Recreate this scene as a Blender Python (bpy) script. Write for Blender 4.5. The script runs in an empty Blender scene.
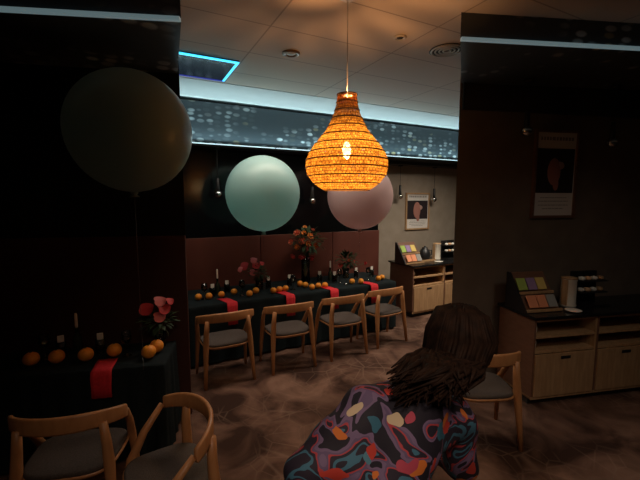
import bpy, bmesh, math, random
from mathutils import Vector, Matrix
random.seed(7)
PI = math.pi
sc = bpy.context.scene
col = sc.collection

# ------------------------------------------------------------------ camera
F = 370.0; CAMH = 2.0
PHI = math.atan(191/370.0); TH = math.atan(40/370.0)
FW = Vector((math.sin(PHI)*math.cos(TH), math.cos(PHI)*math.cos(TH), -math.sin(TH)))
RT = Vector((math.cos(PHI), -math.sin(PHI), 0)); UP = RT.cross(FW)
CAM = Vector((0, 0, CAMH))
cd = bpy.data.cameras.new('camera'); cam = bpy.data.objects.new('camera', cd); col.objects.link(cam)
cd.sensor_width = 36; cd.lens = 36*F/640; cd.clip_start = 0.05
cam.matrix_world = Matrix.Translation(CAM) @ Matrix((RT, UP, -FW)).transposed().to_4x4()
sc.camera = cam

# ------------------------------------------------------------------ light and exposure
vs = sc.view_settings
vs.view_transform = 'Standard'; vs.look = 'None'; vs.gamma = 1; vs.use_curve_mapping = False
vs.exposure = 0.0
w = bpy.data.worlds.new('night'); sc.world = w; w.use_nodes = True
w.node_tree.nodes['Background'].inputs[0].default_value = (0.02, 0.03, 0.05, 1)
w.node_tree.nodes['Background'].inputs[1].default_value = 0.2

def area(name, loc, size, energy, color, direction, spread=180):
    l = bpy.data.lights.new(name, 'AREA'); l.shape = 'RECTANGLE'; l.size, l.size_y = size
    l.energy = energy; l.color = color; l.spread = math.radians(spread)
    o = bpy.data.objects.new(name, l); col.objects.link(o); o.location = loc
    o.rotation_euler = Vector(direction).to_track_quat('-Z', 'Y').to_euler()
    return o
COOL = (0.62, 0.93, 1.0)
area('cove_led_light', (3.2, 5.355, 3.34), (6.4, 0.04), 3.2, COOL, (0, -.55, 1))
area('ledge_led_light', (3.2, 5.225, 2.765), (6.4, 0.03), 22.0, COOL, (0, -.55, 1))
area('bay_fill_light', (1.7, 4.05, 3.36), (2.6, 0.5), 27.0, (1.0, 0.80, 0.65), (0, 0, -1), 130)  # added fill over the long table, no ceiling fitting behind it
area('counter_fill_light', (4.6, 3.5, 3.36), (1.6, 0.4), 52.0, (1.0, 0.86, 0.70), (0.05, .35, -1), 110)  # invisible fill added to brighten the counter and beige wall
area('entrance_fill_light', (0.1, -0.4, 3.36), (0.8, 0.8), 9.5, (1.0, 0.74, 0.57), (.33, .62, -1), 75)  # fill added near the camera for person and floor, no fixture
area('side_fill_light', (2.6, 0.2, 3.36), (0.6, 0.6), 6.5, (1.0, 0.86, 0.72), (.25, .2, -1), 110)  # unseen fill added to lift the dark right wall and counter
BULB_W = 14.0

# ------------------------------------------------------------------ helpers
def ray(px, py): return FW + RT*((px-320)/F) - UP*((py-240)/F)
def onz(px, py, z): d = ray(px, py); return CAM + d*((z-CAMH)/d.z)
def ony(px, py, y): d = ray(px, py); return CAM + d*(y/d.y)
def at(px, py, dep): return CAM + ray(px, py)*dep
FH = Vector((math.sin(PHI), math.cos(PHI), 0))
def hall(c, d, z=0): return RT*c + FH*d + Vector((0, 0, z))   # across / ahead of the entrance

class MB:
    def __init__(s): s.bm = bmesh.new(); s.M = Matrix()
    def _add(s, verts, faces, smooth=True):
        vv = [s.bm.verts.new(s.M @ Vector(v)) for v in verts]
        for f in faces:
            try:
                fc = s.bm.faces.new([vv[i] for i in f]); fc.smooth = smooth
            except ValueError: pass
        return s
    def box(s, a, b, bev=0.0):
        x0, y0, z0 = a; x1, y1, z1 = b
        if bev <= 0:
            v = [(x0,y0,z0),(x1,y0,z0),(x1,y1,z0),(x0,y1,z0),(x0,y0,z1),(x1,y0,z1),(x1,y1,z1),(x0,y1,z1)]
            return s._add(v, [(0,3,2,1),(4,5,6,7),(0,1,5,4),(1,2,6,5),(2,3,7,6),(3,0,4,7)], False)
        t = bmesh.new()
        r = bmesh.ops.create_cube(t, size=1)
        for v in t.verts:
            v.co = Vector(((x0+x1)/2+v.co.x*(x1-x0), (y0+y1)/2+v.co.y*(y1-y0), (z0+z1)/2+v.co.z*(z1-z0)))
        bmesh.ops.bevel(t, geom=t.edges[:], offset=bev, segments=2, affect='EDGES', profile=.5)
        t.verts.index_update()
        s._add([v.co.copy() for v in t.verts], [[v.index for v in f.verts] for f in t.faces], False); t.free(); return s
    def prism(s, poly, z0, z1):
        n = len(poly); v = [(x,y,z0) for x,y in poly]+[(x,y,z1) for x,y in poly]
        f = [tuple(range(n))[::-1], tuple(range(n,2*n))]+[(i,(i+1)%n,n+(i+1)%n,n+i) for i in range(n)]
        return s._add(v, f, False)
    def lathe(s, prof, c=(0,0,0), n=24, cap=True):
        v = []; f = []; m = len(prof)
        for r, z in prof:
            for k in range(n):
                a = 2*PI*k/n; v.append((c[0]+r*math.cos(a), c[1]+r*math.sin(a), c[2]+z))
        for i in range(m-1):
            for k in range(n):
                f.append((i*n+k, i*n+(k+1)%n, (i+1)*n+(k+1)%n, (i+1)*n+k))
        if cap:
            f.append(tuple(range(n))[::-1]); f.append(tuple((m-1)*n+k for k in range(n)))
        return s._add(v, f)
    def ball(s, c, r, n=16, sq=(1,1,1)):
        m = max(5, n//2)
        prof = [(math.sin(PI*i/m), -math.cos(PI*i/m)) for i in range(m+1)]
        prof[0] = (0.02, -1); prof[-1] = (0.02, 1)
        v = []; f = []
        for rr, z in prof:
            for k in range(n):
                a = 2*PI*k/n; v.append((c[0]+r*sq[0]*rr*math.cos(a), c[1]+r*sq[1]*rr*math.sin(a), c[2]+r*sq[2]*z))
        for i in range(m):
            for k in range(n): f.append((i*n+k, i*n+(k+1)%n, (i+1)*n+(k+1)%n, (i+1)*n+k))
        f.append(tuple(range(n))[::-1]); f.append(tuple(m*n+k for k in range(n)))
        return s._add(v, f)
    def tube(s, pts, rad, n=10, flat=1.0, up=None):
        pts = [Vector(p) for p in pts]; m = len(pts)
        if not hasattr(rad, '__len__'): rad = [rad]*m
        v = []; f = []; prev = None
        for i, p in enumerate(pts):
            t = (pts[min(i+1,m-1)]-pts[max(i-1,0)]).normalized()
            a = Vector(up) if up else (prev if prev else (Vector((0,0,1)) if abs(t.z) < .9 else Vector((1,0,0))))
            x = (a - t*a.dot(t)); x = x.normalized() if x.length > 1e-6 else t.orthogonal().normalized()
            prev = x; y = t.cross(x)
            for k in range(n):
                q = 2*PI*k/n; v.append(p + x*rad[i]*math.cos(q) + y*rad[i]*flat*math.sin(q))
        for i in range(m-1):
            for k in range(n): f.append((i*n+k, i*n+(k+1)%n, (i+1)*n+(k+1)%n, (i+1)*n+k))
        f.append(tuple(range(n))[::-1]); f.append(tuple((m-1)*n+k for k in range(n)))
        return s._add(v, f)
    def band(s, path, h, t):        # upright strip of height h(i) and thickness t following a path
        pts = [Vector(p) for p in path]; m = len(pts); v = []; f = []
        for i, p in enumerate(pts):
            tg = (pts[min(i+1,m-1)]-pts[max(i-1,0)]); tg.z = 0; tg.normalize()
            nrm = Vector((-tg.y, tg.x, 0)); hh = h(i) if callable(h) else h
            for sx, sz in ((-1,-1),(-1,-.8),(-1,.8),(-.6,1),(.6,1),(1,.8),(1,-.8),(.6,-1)):
                v.append(p + nrm*sx*t/2 + Vector((0,0,sz*hh/2)))
        n = 8
        for i in range(m-1):
            for k in range(n): f.append((i*n+k, i*n+(k+1)%n, (i+1)*n+(k+1)%n, (i+1)*n+k))
        f.append(tuple(range(n))[::-1]); f.append(tuple((m-1)*n+k for k in range(n)))
        return s._add(v, f)
    def torus(s, c, R, r, n=32, k=8):
        v = []; f = []
        for i in range(n):
            a = 2*PI*i/n
            for j in range(k):
                b = 2*PI*j/k; rr = R+r*math.cos(b)
                v.append((c[0]+rr*math.cos(a), c[1]+rr*math.sin(a), c[2]+r*math.sin(b)))
        for i in range(n):
            for j in range(k): f.append((i*k+j, ((i+1)%n)*k+j, ((i+1)%n)*k+(j+1)%k, i*k+(j+1)%k))
        return s._add(v, f)
    def build(s, name, mat, parent=None):
        bmesh.ops.recalc_face_normals(s.bm, faces=s.bm.faces[:])
        me = bpy.data.meshes.new(name); s.bm.to_mesh(me); s.bm.free()
        o = bpy.data.objects.new(name, me); col.objects.link(o)
        if mat: me.materials.append(mat)
        if parent: o.parent = parent
        return o

def tag(o, label=None, cat=None, group=None, kind=None):
    if label: o['label'] = label
    if cat: o['category'] = cat
    if group: o['group'] = group
    if kind: o['kind'] = kind
    return o
def empty(name, loc, rz=0.0, label=None, cat=None, group=None):
    o = bpy.data.objects.new(name, None); col.objects.link(o); o.location = loc; o.rotation_euler = (0,0,rz)
    o.empty_display_size = .05
    return tag(o, label, cat, group)
def copy_tree(o, parent=None):
    c = o.copy(); col.objects.link(c)
    if parent: c.parent = parent
    for ch in list(o.children): copy_tree(ch, c)
    return c
def put(o, loc, rz=0.0, label=None, group=None):
    o.location = loc; o.rotation_euler = (0,0,rz)
    if label: o['label'] = label
    if group: o['group'] = group
    return o
def struct(name, mb, mat, label=None):
    o = mb.build(name, mat); return tag(o, label, None, None, 'structure')

# ------------------------------------------------------------------ materials
def mat(name, color, rough=.6, metal=0, emis=None, estr=0, trans=0, spec=.5, sheen=0):
    m = bpy.data.materials.new(name); m.use_nodes = True
    b = m.node_tree.nodes['Principled BSDF']
    b.inputs['Base Color'].default_value = (*color, 1); b.inputs['Roughness'].default_value = rough
    b.inputs['Metallic'].default_value = metal; b.inputs['Transmission Weight'].default_value = trans
    b.inputs['Specular IOR Level'].default_value = spec
    if sheen: b.inputs['Sheen Weight'].default_value = sheen
    if emis:
        b.inputs['Emission Color'].default_value = (*emis, 1); b.inputs['Emission Strength'].default_value = estr
    return m
def nt(m): return m.node_tree, m.node_tree.nodes, m.node_tree.links, m.node_tree.nodes['Principled BSDF']
def ramp(N, stops, interp='LINEAR'):
    r = N.new('ShaderNodeValToRGB'); r.color_ramp.interpolation = interp
    while len(r.color_ramp.elements) < len(stops): r.color_ramp.elements.new(.5)
    for e, (p, c) in zip(r.color_ramp.elements, stops): e.position = p; e.color = (*c, 1)
    return r
def coords(N, L, scale=(1,1,1), kind='Object'):
    t = N.new('ShaderNodeTexCoord'); mp = N.new('ShaderNodeMapping'); mp.inputs['Scale'].default_value = scale
    L.new(t.outputs[kind], mp.inputs['Vector']); return mp
def wood(name, c1, c2, scale=(3, 30, 3), rough=.45, nscale=4):
    m = mat(name, c1, rough); T, N, L, b = nt(m)
    mp = coords(N, L, scale); n = N.new('ShaderNodeTexNoise'); n.inputs['Scale'].default_value = nscale; n.inputs['Detail'].default_value = 5
    L.new(mp.outputs[0], n.inputs['Vector']); r = ramp(N, [(.35, c1), (.7, c2)])
    L.new(n.outputs['Fac'], r.inputs[0]); L.new(r.outputs[0], b.inputs['Base Color']); return m
def noisy(name, c1, c2, scale=20, rough=.8, bump=0, spec=.5):
    m = mat(name, c1, rough, spec=spec); T, N, L, b = nt(m)
    mp = coords(N, L); n = N.new('ShaderNodeTexNoise'); n.inputs['Scale'].default_value = scale; n.inputs['Detail'].default_value = 6
    L.new(mp.outputs[0], n.inputs['Vector']); r = ramp(N, [(.35, c1), (.68, c2)])
    L.new(n.outputs['Fac'], r.inputs[0]); L.new(r.outputs[0], b.inputs['Base Color'])
    if bump:
        bp = N.new('ShaderNodeBump'); bp.inputs['Strength'].default_value = bump; bp.inputs['Distance'].default_value = .02
        L.new(n.outputs['Fac'], bp.inputs['Height']); L.new(bp.outputs[0], b.inputs['Normal'])
    return m

def carpet():
    m = mat('carpet', (.05,.03,.02), .95, spec=.1); T, N, L, b = nt(m)
    mp = coords(N, L)
    n = N.new('ShaderNodeTexNoise'); n.inputs['Scale'].default_value = 2.2; n.inputs['Detail'].default_value = 8; n.inputs['Distortion'].default_value = .8
    L.new(mp.outputs[0], n.inputs['Vector']); r = ramp(N, [(.37, (.042,.022,.016)), (.50, (.110,.060,.042)), (.68, (.225,.13,.092))])
    L.new(n.outputs['Fac'], r.inputs[0])
    v = N.new('ShaderNodeTexVoronoi'); v.feature = 'DISTANCE_TO_EDGE'; v.inputs['Scale'].default_value = 2.3
    v2 = N.new('ShaderNodeTexVoronoi'); v2.feature = 'DISTANCE_TO_EDGE'; v2.inputs['Scale'].default_value = 4.6
    mn = N.new('ShaderNodeMath'); mn.operation = 'MINIMUM'
    L.new(mp.outputs[0], v.inputs['Vector']); L.new(mp.outputs[0], v2.inputs['Vector'])
    L.new(v.outputs['Distance'], mn.inputs[0]); L.new(v2.outputs['Distance'], mn.inputs[1])
    lr = ramp(N, [(.0, (1,1,1)), (.03, (0,0,0))]); L.new(mn.outputs[0], lr.inputs[0])
    n2 = N.new('ShaderNodeTexNoise'); n2.inputs['Scale'].default_value = 1.3; L.new(mp.outputs[0], n2.inputs['Vector'])
    r2 = ramp(N, [(.46, (0,0,0)), (.66, (.42,.42,.42))]); L.new(n2.outputs['Fac'], r2.inputs[0])
    mu = N.new('ShaderNodeMath'); mu.operation = 'MULTIPLY'; L.new(lr.outputs[0], mu.inputs[0]); L.new(r2.outputs[0], mu.inputs[1])
    mx = N.new('ShaderNodeMixRGB'); mx.inputs[2].default_value = (.28,.185,.135,1)
    L.new(mu.outputs[0], mx.inputs[0]); L.new(r.outputs[0], mx.inputs[1]); L.new(mx.outputs[0], b.inputs['Base Color']); return m
def tiles():
    m = mat('ceiling_tiles', (.5,.48,.45), .9, spec=.1); T, N, L, b = nt(m)
    mp = coords(N, L); mp.inputs['Location'].default_value = (.12, .05, 0)
    k = N.new('ShaderNodeTexBrick'); k.offset = 0; k.inputs['Scale'].default_value = 1; k.inputs['Brick Width'].default_value = 1.2; k.inputs['Row Height'].default_value = .6
    k.inputs['Mortar Size'].default_value = .007; k.inputs['Color1'].default_value = (.60,.52,.455,1); k.inputs['Color2'].default_value = (.56,.485,.425,1)
    k.inputs['Mortar'].default_value = (.36,.31,.275,1); L.new(mp.outputs[0], k.inputs['Vector']); L.new(k.outputs['Color'], b.inputs['Base Color']); return m
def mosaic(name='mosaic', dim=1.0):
    m = mat(name, (.1,.12,.14), .35); T, N, L, b = nt(m)
    mp = coords(N, L, (8, 8, 16))
    v = N.new('ShaderNodeTexVoronoi'); v.inputs['Scale'].default_value = 1; v.inputs['Randomness'].default_value = .55
    L.new(mp.outputs[0], v.inputs['Vector'])
    ed = ramp(N, [(.30, (1,1,1)), (.46, (0,0,0))]); L.new(v.outputs['Distance'], ed.inputs[0])
    mp2 = coords(N, L, (1.3, 1.3, 2.2)); n = N.new('ShaderNodeTexNoise'); n.inputs['Scale'].default_value = 1.1; n.inputs['Detail'].default_value = 2
    L.new(mp2.outputs[0], n.inputs['Vector']); pr = ramp(N, [(.39, (0,0,0)), (.56, (1,1,1))])
    tc = N.new('ShaderNodeTexCoord'); sx = N.new('ShaderNodeSeparateXYZ'); L.new(tc.outputs['Object'], sx.inputs[0])
    mr = N.new('ShaderNodeMapRange'); mr.inputs['From Min'].default_value = 2.75; mr.inputs['From Max'].default_value = 3.25; mr.inputs['To Min'].default_value = .20; mr.inputs['To Max'].default_value = -.14
    L.new(sx.outputs[2], mr.inputs[0]); am = N.new('ShaderNodeMath'); am.operation = 'ADD'; L.new(n.outputs['Fac'], am.inputs[0]); L.new(mr.outputs[0], am.inputs[1]); L.new(am.outputs[0], pr.inputs[0])
    sep = N.new('ShaderNodeSeparateColor'); L.new(v.outputs['Color'], sep.inputs[0])
    rr = ramp(N, [(.25, (.05,.05,.05)), (.85, (1,1,1))]); L.new(sep.outputs[0], rr.inputs[0])
    a = N.new('ShaderNodeMath'); a.operation = 'MULTIPLY'; L.new(ed.outputs[0], a.inputs[0]); L.new(pr.outputs[0], a.inputs[1])
    a2 = N.new('ShaderNodeMath'); a2.operation = 'MULTIPLY'; L.new(a.outputs[0], a2.inputs[0]); L.new(rr.outputs[0], a2.inputs[1])
    hue = ramp(N, [(.0, (.72,.80,.84)), (.86, (.74,.80,.82)), (.95, (.70,.60,.34))]); L.new(sep.outputs[1], hue.inputs[0])
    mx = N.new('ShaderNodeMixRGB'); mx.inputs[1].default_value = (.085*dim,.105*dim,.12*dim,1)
    L.new(a2.outputs[0], mx.inputs[0]); L.new(hue.outputs[0], mx.inputs[2]); L.new(mx.outputs[0], b.inputs['Base Color']); return m
def leather_wall():
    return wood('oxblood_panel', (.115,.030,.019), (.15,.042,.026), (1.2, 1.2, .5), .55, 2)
def raffia():
    m = bpy.data.materials.new('raffia'); m.use_nodes = True; T = m.node_tree; N = T.nodes; L = T.links
    N.remove(N['Principled BSDF']); out = N['Material Output']
    t = N.new('ShaderNodeTexCoord'); mp = N.new('ShaderNodeMapping'); L.new(t.outputs['UV'], mp.inputs['Vector'])
    # woven strands: short slanted dashes in rows
    k = N.new('ShaderNodeTexBrick'); k.inputs['Scale'].default_value = 1; k.inputs['Brick Width'].default_value = .022; k.inputs['Row Height'].default_value = .022
    k.inputs['Mortar Size'].default_value = .0028; k.inputs['Mortar Smooth'].default_value = .3
    n = N.new('ShaderNodeTexNoise'); n.inputs['Scale'].default_value = 34; n.inputs['Detail'].default_value = 3; L.new(mp.outputs[0], n.inputs['Vector'])
    ad = N.new('ShaderNodeMixRGB'); ad.blend_type = 'ADD'; ad.inputs[0].default_value = .02; L.new(mp.outputs[0], ad.inputs[1]); L.new(n.outputs['Color'], ad.inputs[2])
    L.new(ad.outputs[0], k.inputs['Vector'])
    r = ramp(N, [(.36, (.28,.11,.015)), (.60, (.74,.37,.065))]); L.new(n.outputs['Fac'], r.inputs[0])
    mx = N.new('ShaderNodeMixRGB'); mx.inputs[2].default_value = (.16,.05,.008,1); L.new(k.outputs['Fac'], mx.inputs[0]); L.new(r.outputs[0], mx.inputs[1])
    tr = N.new('ShaderNodeBsdfTranslucent'); L.new(mx.outputs[0], tr.inputs[0])
    df = N.new('ShaderNodeBsdfDiffuse'); L.new(mx.outputs[0], df.inputs[0])
    m1 = N.new('ShaderNodeMixShader'); m1.inputs[0].default_value = .4; L.new(tr.outputs[0], m1.inputs[1]); L.new(df.outputs[0], m1.inputs[2])
    n3 = N.new('ShaderNodeTexNoise'); n3.inputs['Scale'].default_value = 46; L.new(mp.outputs[0], n3.inputs['Vector'])
    hr = ramp(N, [(.56, (.06,.06,.06)), (.64, (.6,.6,.6))]); L.new(n3.outputs['Fac'], hr.inputs[0])
    tp = N.new('ShaderNodeBsdfTransparent')
    m2 = N.new('ShaderNodeMixShader'); L.new(hr.outputs[0], m2.inputs[0]); L.new(m1.outputs[0], m2.inputs[1]); L.new(tp.outputs[0], m2.inputs[2])
    L.new(m2.outputs[0], out.inputs['Surface']); return m
def latex(name, c):
    m = mat(name, c, .32); T, N, L, b = nt(m)
    tr = N.new('ShaderNodeBsdfTranslucent'); tr.inputs[0].default_value = (*c, 1)
    mx = N.new('ShaderNodeMixShader'); mx.inputs[0].default_value = .5
    L.new(b.outputs[0], mx.inputs[1]); L.new(tr.outputs[0], mx.inputs[2]); L.new(mx.outputs[0], N['Material Output'].inputs['Surface']); return m
def print_cloth():
    m = mat('printed_fabric', (.02,.02,.04), .75); T, N, L, b = nt(m)
    mp = coords(N, L)
    n = N.new('ShaderNodeTexNoise'); n.inputs['Scale'].default_value = 5.2; n.inputs['Detail'].default_value = 1.5; n.inputs['Distortion'].default_value = 1.6
    L.new(mp.outputs[0], n.inputs['Vector'])
    a = ramp(N, [(0,(.012,.010,.020)), (.47,(.012,.010,.020)), (.475,(.17,.115,.215)), (.515,(.125,.085,.17)), (.54,(.42,.05,.06)), (.555,(.36,.04,.05)), (.56,(.02,.015,.03)), (.60,(.02,.015,.03)), (.605,(.05,.16,.24)), (.635,(.02,.015,.03))], 'CONSTANT')
    L.new(n.outputs['Fac'], a.inputs[0])
    v = N.new('ShaderNodeTexVoronoi'); v.inputs['Scale'].default_value = 15; v.feature = 'F1'
    n2 = N.new('ShaderNodeTexNoise'); n2.inputs['Scale'].default_value = 9; L.new(mp.outputs[0], n2.inputs['Vector'])
    ad = N.new('ShaderNodeMixRGB'); ad.blend_type = 'ADD'; ad.inputs[0].default_value = .14; L.new(mp.outputs[0], ad.inputs[1]); L.new(n2.outputs['Color'], ad.inputs[2])
    L.new(ad.outputs[0], v.inputs['Vector'])
    sp = N.new('ShaderNodeSeparateColor'); L.new(v.outputs['Color'], sp.inputs[0])
    pal = ramp(N, [(0,(.62,.17,.03)), (.25,(.50,.045,.03)), (.45,(.03,.13,.20)), (.65,(.45,.06,.10)), (.8,(.60,.48,.32)), (.88,(.08,.22,.30))], 'CONSTANT'); L.new(sp.outputs[0], pal.inputs[0])
    on = ramp(N, [(.0,(0,0,0)), (.56,(1,1,1))], 'CONSTANT'); L.new(sp.outputs[1], on.inputs[0])
    ed = ramp(N, [(.0,(1,1,1)), (.40,(0,0,0))], 'CONSTANT'); L.new(v.outputs['Distance'], ed.inputs[0])
    mu = N.new('ShaderNodeMath'); mu.operation = 'MULTIPLY'; L.new(on.outputs[0], mu.inputs[0]); L.new(ed.outputs[0], mu.inputs[1])
    mx = N.new('ShaderNodeMixRGB'); L.new(mu.outputs[0], mx.inputs[0]); L.new(a.outputs[0], mx.inputs[1]); L.new(pal.outputs[0], mx.inputs[2])
    L.new(mx.outputs[0], b.inputs['Base Color']); return m

M_carpet = carpet(); M_tile = tiles(); M_mosaic = mosaic(); M_ox = leather_wall()
M_plaster = noisy('white_plaster', (.66,.67,.66), (.70,.71,.70), 6, .9)
M_black_wall = mat('black_glass_wall', (.004,.005,.006), .16, spec=.35)
M_black_paint = noisy('black_paint', (.008,.008,.009), (.011,.011,.012), 9, .6, spec=.2)
M_beige = noisy('beige_plaster', (.32,.265,.205), (.37,.31,.245), 5, .9)
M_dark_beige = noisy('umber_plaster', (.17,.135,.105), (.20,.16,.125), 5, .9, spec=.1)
M_grey = noisy('grey_paint', (.16,.15,.13), (.18,.165,.145), 5, .85)
M_charcoal = mat('charcoal', (.03,.028,.026), .7)
M_oak = wood('oak', (.40,.235,.115), (.52,.33,.175), (9, 9, 1.2), .45)
M_chair = wood('chair_oak', (.42,.185,.07), (.52,.25,.10), (6, 6, 2), .42)
M_side = wood('red_brown_board', (.16,.075,.045), (.20,.10,.06), (2, 2, 9), .5)
M_seat = noisy('seat_fabric', (.055,.042,.035), (.085,.067,.055), 120, .95, .15)
M_cloth = noisy('black_cloth', (.010,.016,.018), (.016,.024,.026), 60, .9, spec=.15)
M_red = noisy('red_cloth', (.68,.022,.035), (.80,.032,.045), 60, .85)
M_orange = noisy('orange_peel', (.95,.33,.025), (1.0,.40,.04), 90, .5, .12)
M_white = mat('white_wax', (.85,.82,.74), .5)
def thin_glass():
    m = mat('clear_glass', (.9,.95,.93), .05); T, N, L, b = nt(m)
    tp = N.new('ShaderNodeBsdfTransparent'); tp.inputs[0].default_value = (.86,.92,.89,1); gl = N.new('ShaderNodeBsdfGlossy'); gl.inputs['Roughness'].default_value = .06
    fr_ = N.new('ShaderNodeFresnel'); fr_.inputs[0].default_value = 1.7; mx = N.new('ShaderNodeMixShader')
    L.new(fr_.outputs[0], mx.inputs[0]); L.new(tp.outputs[0], mx.inputs[1]); L.new(gl.outputs[0], mx.inputs[2]); L.new(mx.outputs[0], N['Material Output'].inputs['Surface']); return m
M_glass = thin_glass()
M_bottle = mat('dark_bottle', (.02,.03,.02), .08, spec=.6)
M_chrome = mat('chrome', (.7,.68,.66), .12, 1)
M_black = mat('black_plastic', (.012,.012,.013), .4)
M_worktop = mat('black_worktop', (.012,.012,.013), .22)
M_leaf = noisy('leaf', (.015,.04,.014), (.035,.075,.025), 12, .6)
M_stem = mat('stem', (.05,.10,.03), .6)
M_frose = [mat('petal_coral', (.78,.17,.09), .6), mat('petal_red', (.62,.045,.05), .6), mat('petal_pink', (.80,.20,.20), .6), mat('petal_orange', (.85,.30,.06), .6), mat('petal_peach', (.85,.52,.30), .6)]
M_raffia = raffia(); M_collar = None; M_hoop = mat('hoop_cane', (.13,.05,.018), .7)
M_collar = latex('cane_collar', (.42,.19,.06)); M_mint = latex('mint_latex', (.50,.75,.73)); M_blush = latex('blush_latex', (.74,.56,.54)); M_grey_balloon = latex('grey_green_latex', (.34,.42,.38))
M_string = mat('clear_line', (.6,.6,.6), .2, trans=.9)
M_cyan = mat('cyan_led', (.1,.4,.6), .4, emis=(.05,.62,1.0), estr=1.6)
M_led = mat('white_led', (.8,.9,.9), .4, emis=COOL, estr=1.3)
M_led_dim = mat('white_led_dim', (.5,.6,.65), .4, emis=COOL, estr=.13)
M_bulb = mat('bulb_glow', (1,.9,.7), .4, emis=(1.0,.66,.28), estr=40)

# ------------------------------------------------------------------ room shell
CZ = 3.38
struct('floor', MB().box((-4.2,-3.2,-.1), (9.2,6.1,0)), M_carpet)
struct('ceiling', MB().box((-4.2,-3.2,CZ), (9.2,4.57,CZ+.12)), M_tile)
struct('trim_1', MB().box((-4.2,4.57,CZ+.012), (9.2,4.595,CZ+.12)), M_charcoal)
struct('trim_2', MB().box((-4.2,4.595,CZ), (9.2,6.1,CZ+.12)), M_plaster)                       # raised cove ceiling
struct('wall_rear', MB().box((-4.2,-3.2,0), (9.2,-3.1,CZ)), M_grey)
struct('wall_left', MB().box((-4.2,-3.1,0), (-4.1,6.0,CZ)), M_grey)
struct('wall_right', MB().box((9.1,-3.1,0), (9.2,6.0,CZ)), M_grey)
XE = 4.02
struct('wall_back', MB().box((-4.1,5.50,0), (XE,6.0,CZ)).box((XE,5.78,0), (9.1,6.0,CZ)), M_beige)
struct('window_1', MB().box((-4.1,5.455,1.46), (XE-.02,5.50,2.74)), M_black_wall)
mb = MB()
xs = [-4.1,-2.2,-.55,.25,1.78,3.05,XE]
for a, b in zip(xs[:-1], xs[1:]): mb.box((a+.004,5.44,0), (b-.004,5.50,1.46), .006)
struct('trim_3', mb, M_ox)
# hanging bulkhead with the mosaic front, lit from its ledge and its top
struct('trim_4', MB().box((-4.1,5.30,2.745), (9.1,5.50,3.318)), M_mosaic)
struct('trim_5', MB().box((-4.1,5.295,3.318), (9.1,5.325,3.335)).box((-4.1,5.19,2.715), (9.1,5.50,2.745)), M_black_paint)
struct('trim_6', MB().box((XE,5.50,2.66), (9.1,5.78,2.78)), M_charcoal)
for i, (a, b) in enumerate(((0.0,1.95),(1.97,3.9),(3.92,6.4))):
    led = MB().box((a,5.195,2.746), (b,5.215,2.757)).build('led_strip', M_led)
    tag(led, ['cool white glowing strip under the left of the mosaic band','cool white glowing strip under the middle of the mosaic band','cool white glowing strip under the mosaic band above the counter'][i], 'light strip', 'glowing strips under the mosaic band')

# dark side walls that frame the wide opening into the dining bay
def nib(name, c0, d0, c1, s, m, t=.10):
    d1 = d0 + (c1-c0)*s
    sg = 1 if c1 > c0 else -1
    pts = [hall(c0,d0), hall(c1,d1), hall(c1,d1+t), hall(c0+sg*.07,d0+t)]
    return [(p.x,p.y) for p in pts]
LN = nib('l', -1.205, 3.3, -5.2, .2, None); RN = nib('r', 1.423, 3.9, 6.5, .2, None)
struct('wall_front_left', MB().prism(LN, 0, CZ), M_black_paint)
struct('wall_front_right', MB().prism(RN, 0, CZ), M_dark_beige)
def slab(c0, d0, c1, s, t): # strip standing in front of a side wall
    d1 = d0+(c1-c0)*s; pts = [hall(c0,d0-t), hall(c1,d1-t), hall(c1,d1), hall(c0,d0)]; return [(p.x,p.y) for p in pts]
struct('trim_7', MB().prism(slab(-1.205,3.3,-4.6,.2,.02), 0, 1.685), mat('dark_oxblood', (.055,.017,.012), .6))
struct('trim_8', MB().prism(slab(1.45,3.9,5.6,.2,.03), 2.92, CZ-.02), M_charcoal)
def soffit(c0, d0, cb, db, c1, s, z):
    d1 = d0+(c1-c0)*s; db1 = db+(c1-cb)*s
    return [(p.x,p.y) for p in (hall(c0,d0), hall(c1,d1), hall(c1,db1), hall(cb,db))]
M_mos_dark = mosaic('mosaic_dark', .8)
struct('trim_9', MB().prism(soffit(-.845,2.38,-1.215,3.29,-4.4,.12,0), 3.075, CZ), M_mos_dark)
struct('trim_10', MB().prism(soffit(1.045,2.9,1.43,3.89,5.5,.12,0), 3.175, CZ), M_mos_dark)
def ledge(c0, d0, c1, s, z, nm):
    d1 = d0+(c1-c0)*s
    p = [hall(c0,d0-.03), hall(c1,d1-.03), hall(c1,d1), hall(c0,d0)]
    return MB().prism([(q.x,q.y) for q in p], z, z+.022).build('led_strip', M_led_dim)
tag(ledge(-.845,2.38,-4.2,.12,3.075,0), 'faint pale strip under the dark mosaic band on the left', 'light strip')
tag(ledge(1.045,2.9,5.3,.12,3.175,0), 'faint pale strip under the dark mosaic band on the right', 'light strip')

# ------------------------------------------------------------------ ceiling fittings
p = [onz(158,46,CZ), onz(240,60,CZ), onz(223,80,CZ), onz(150,70,CZ)]
x0, x1, y0, y1 = -.05, p[1].x, 3.80, 4.47
t = empty('ceiling_light_panel', ((x0+x1)/2, (y0+y1)/2, CZ-.012), 0, 'dark rectangular ceiling panel with glowing cyan edges', 'ceiling light')
hx, hy = (x1-x0)/2, (y1-y0)/2
MB().box((-hx,-hy,0), (hx,hy,.012)).build('housing', M_black, t)
MB().box((-hx+.03,-hy+.03,-.004), (hx-.03,hy-.03,0)).build('screen', mat('dark_screen', (.02,.025,.06), .12), t)
MB().box((-hx,-hy,-.010), (hx,-hy+.035,0)).build('glowing_edge', M_cyan, t)
MB().box((hx-.022,-hy+.035,-.010), (hx,hy-.02,0)).build('glowing_edge', M_cyan, t)
MB().box((-hx,hy-.02,-.010), (hx,hy,0)).build('glowing_edge', mat('violet_led', (.05,.05,.3), .4, emis=(.04,.06,.5), estr=.5), t)
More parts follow.
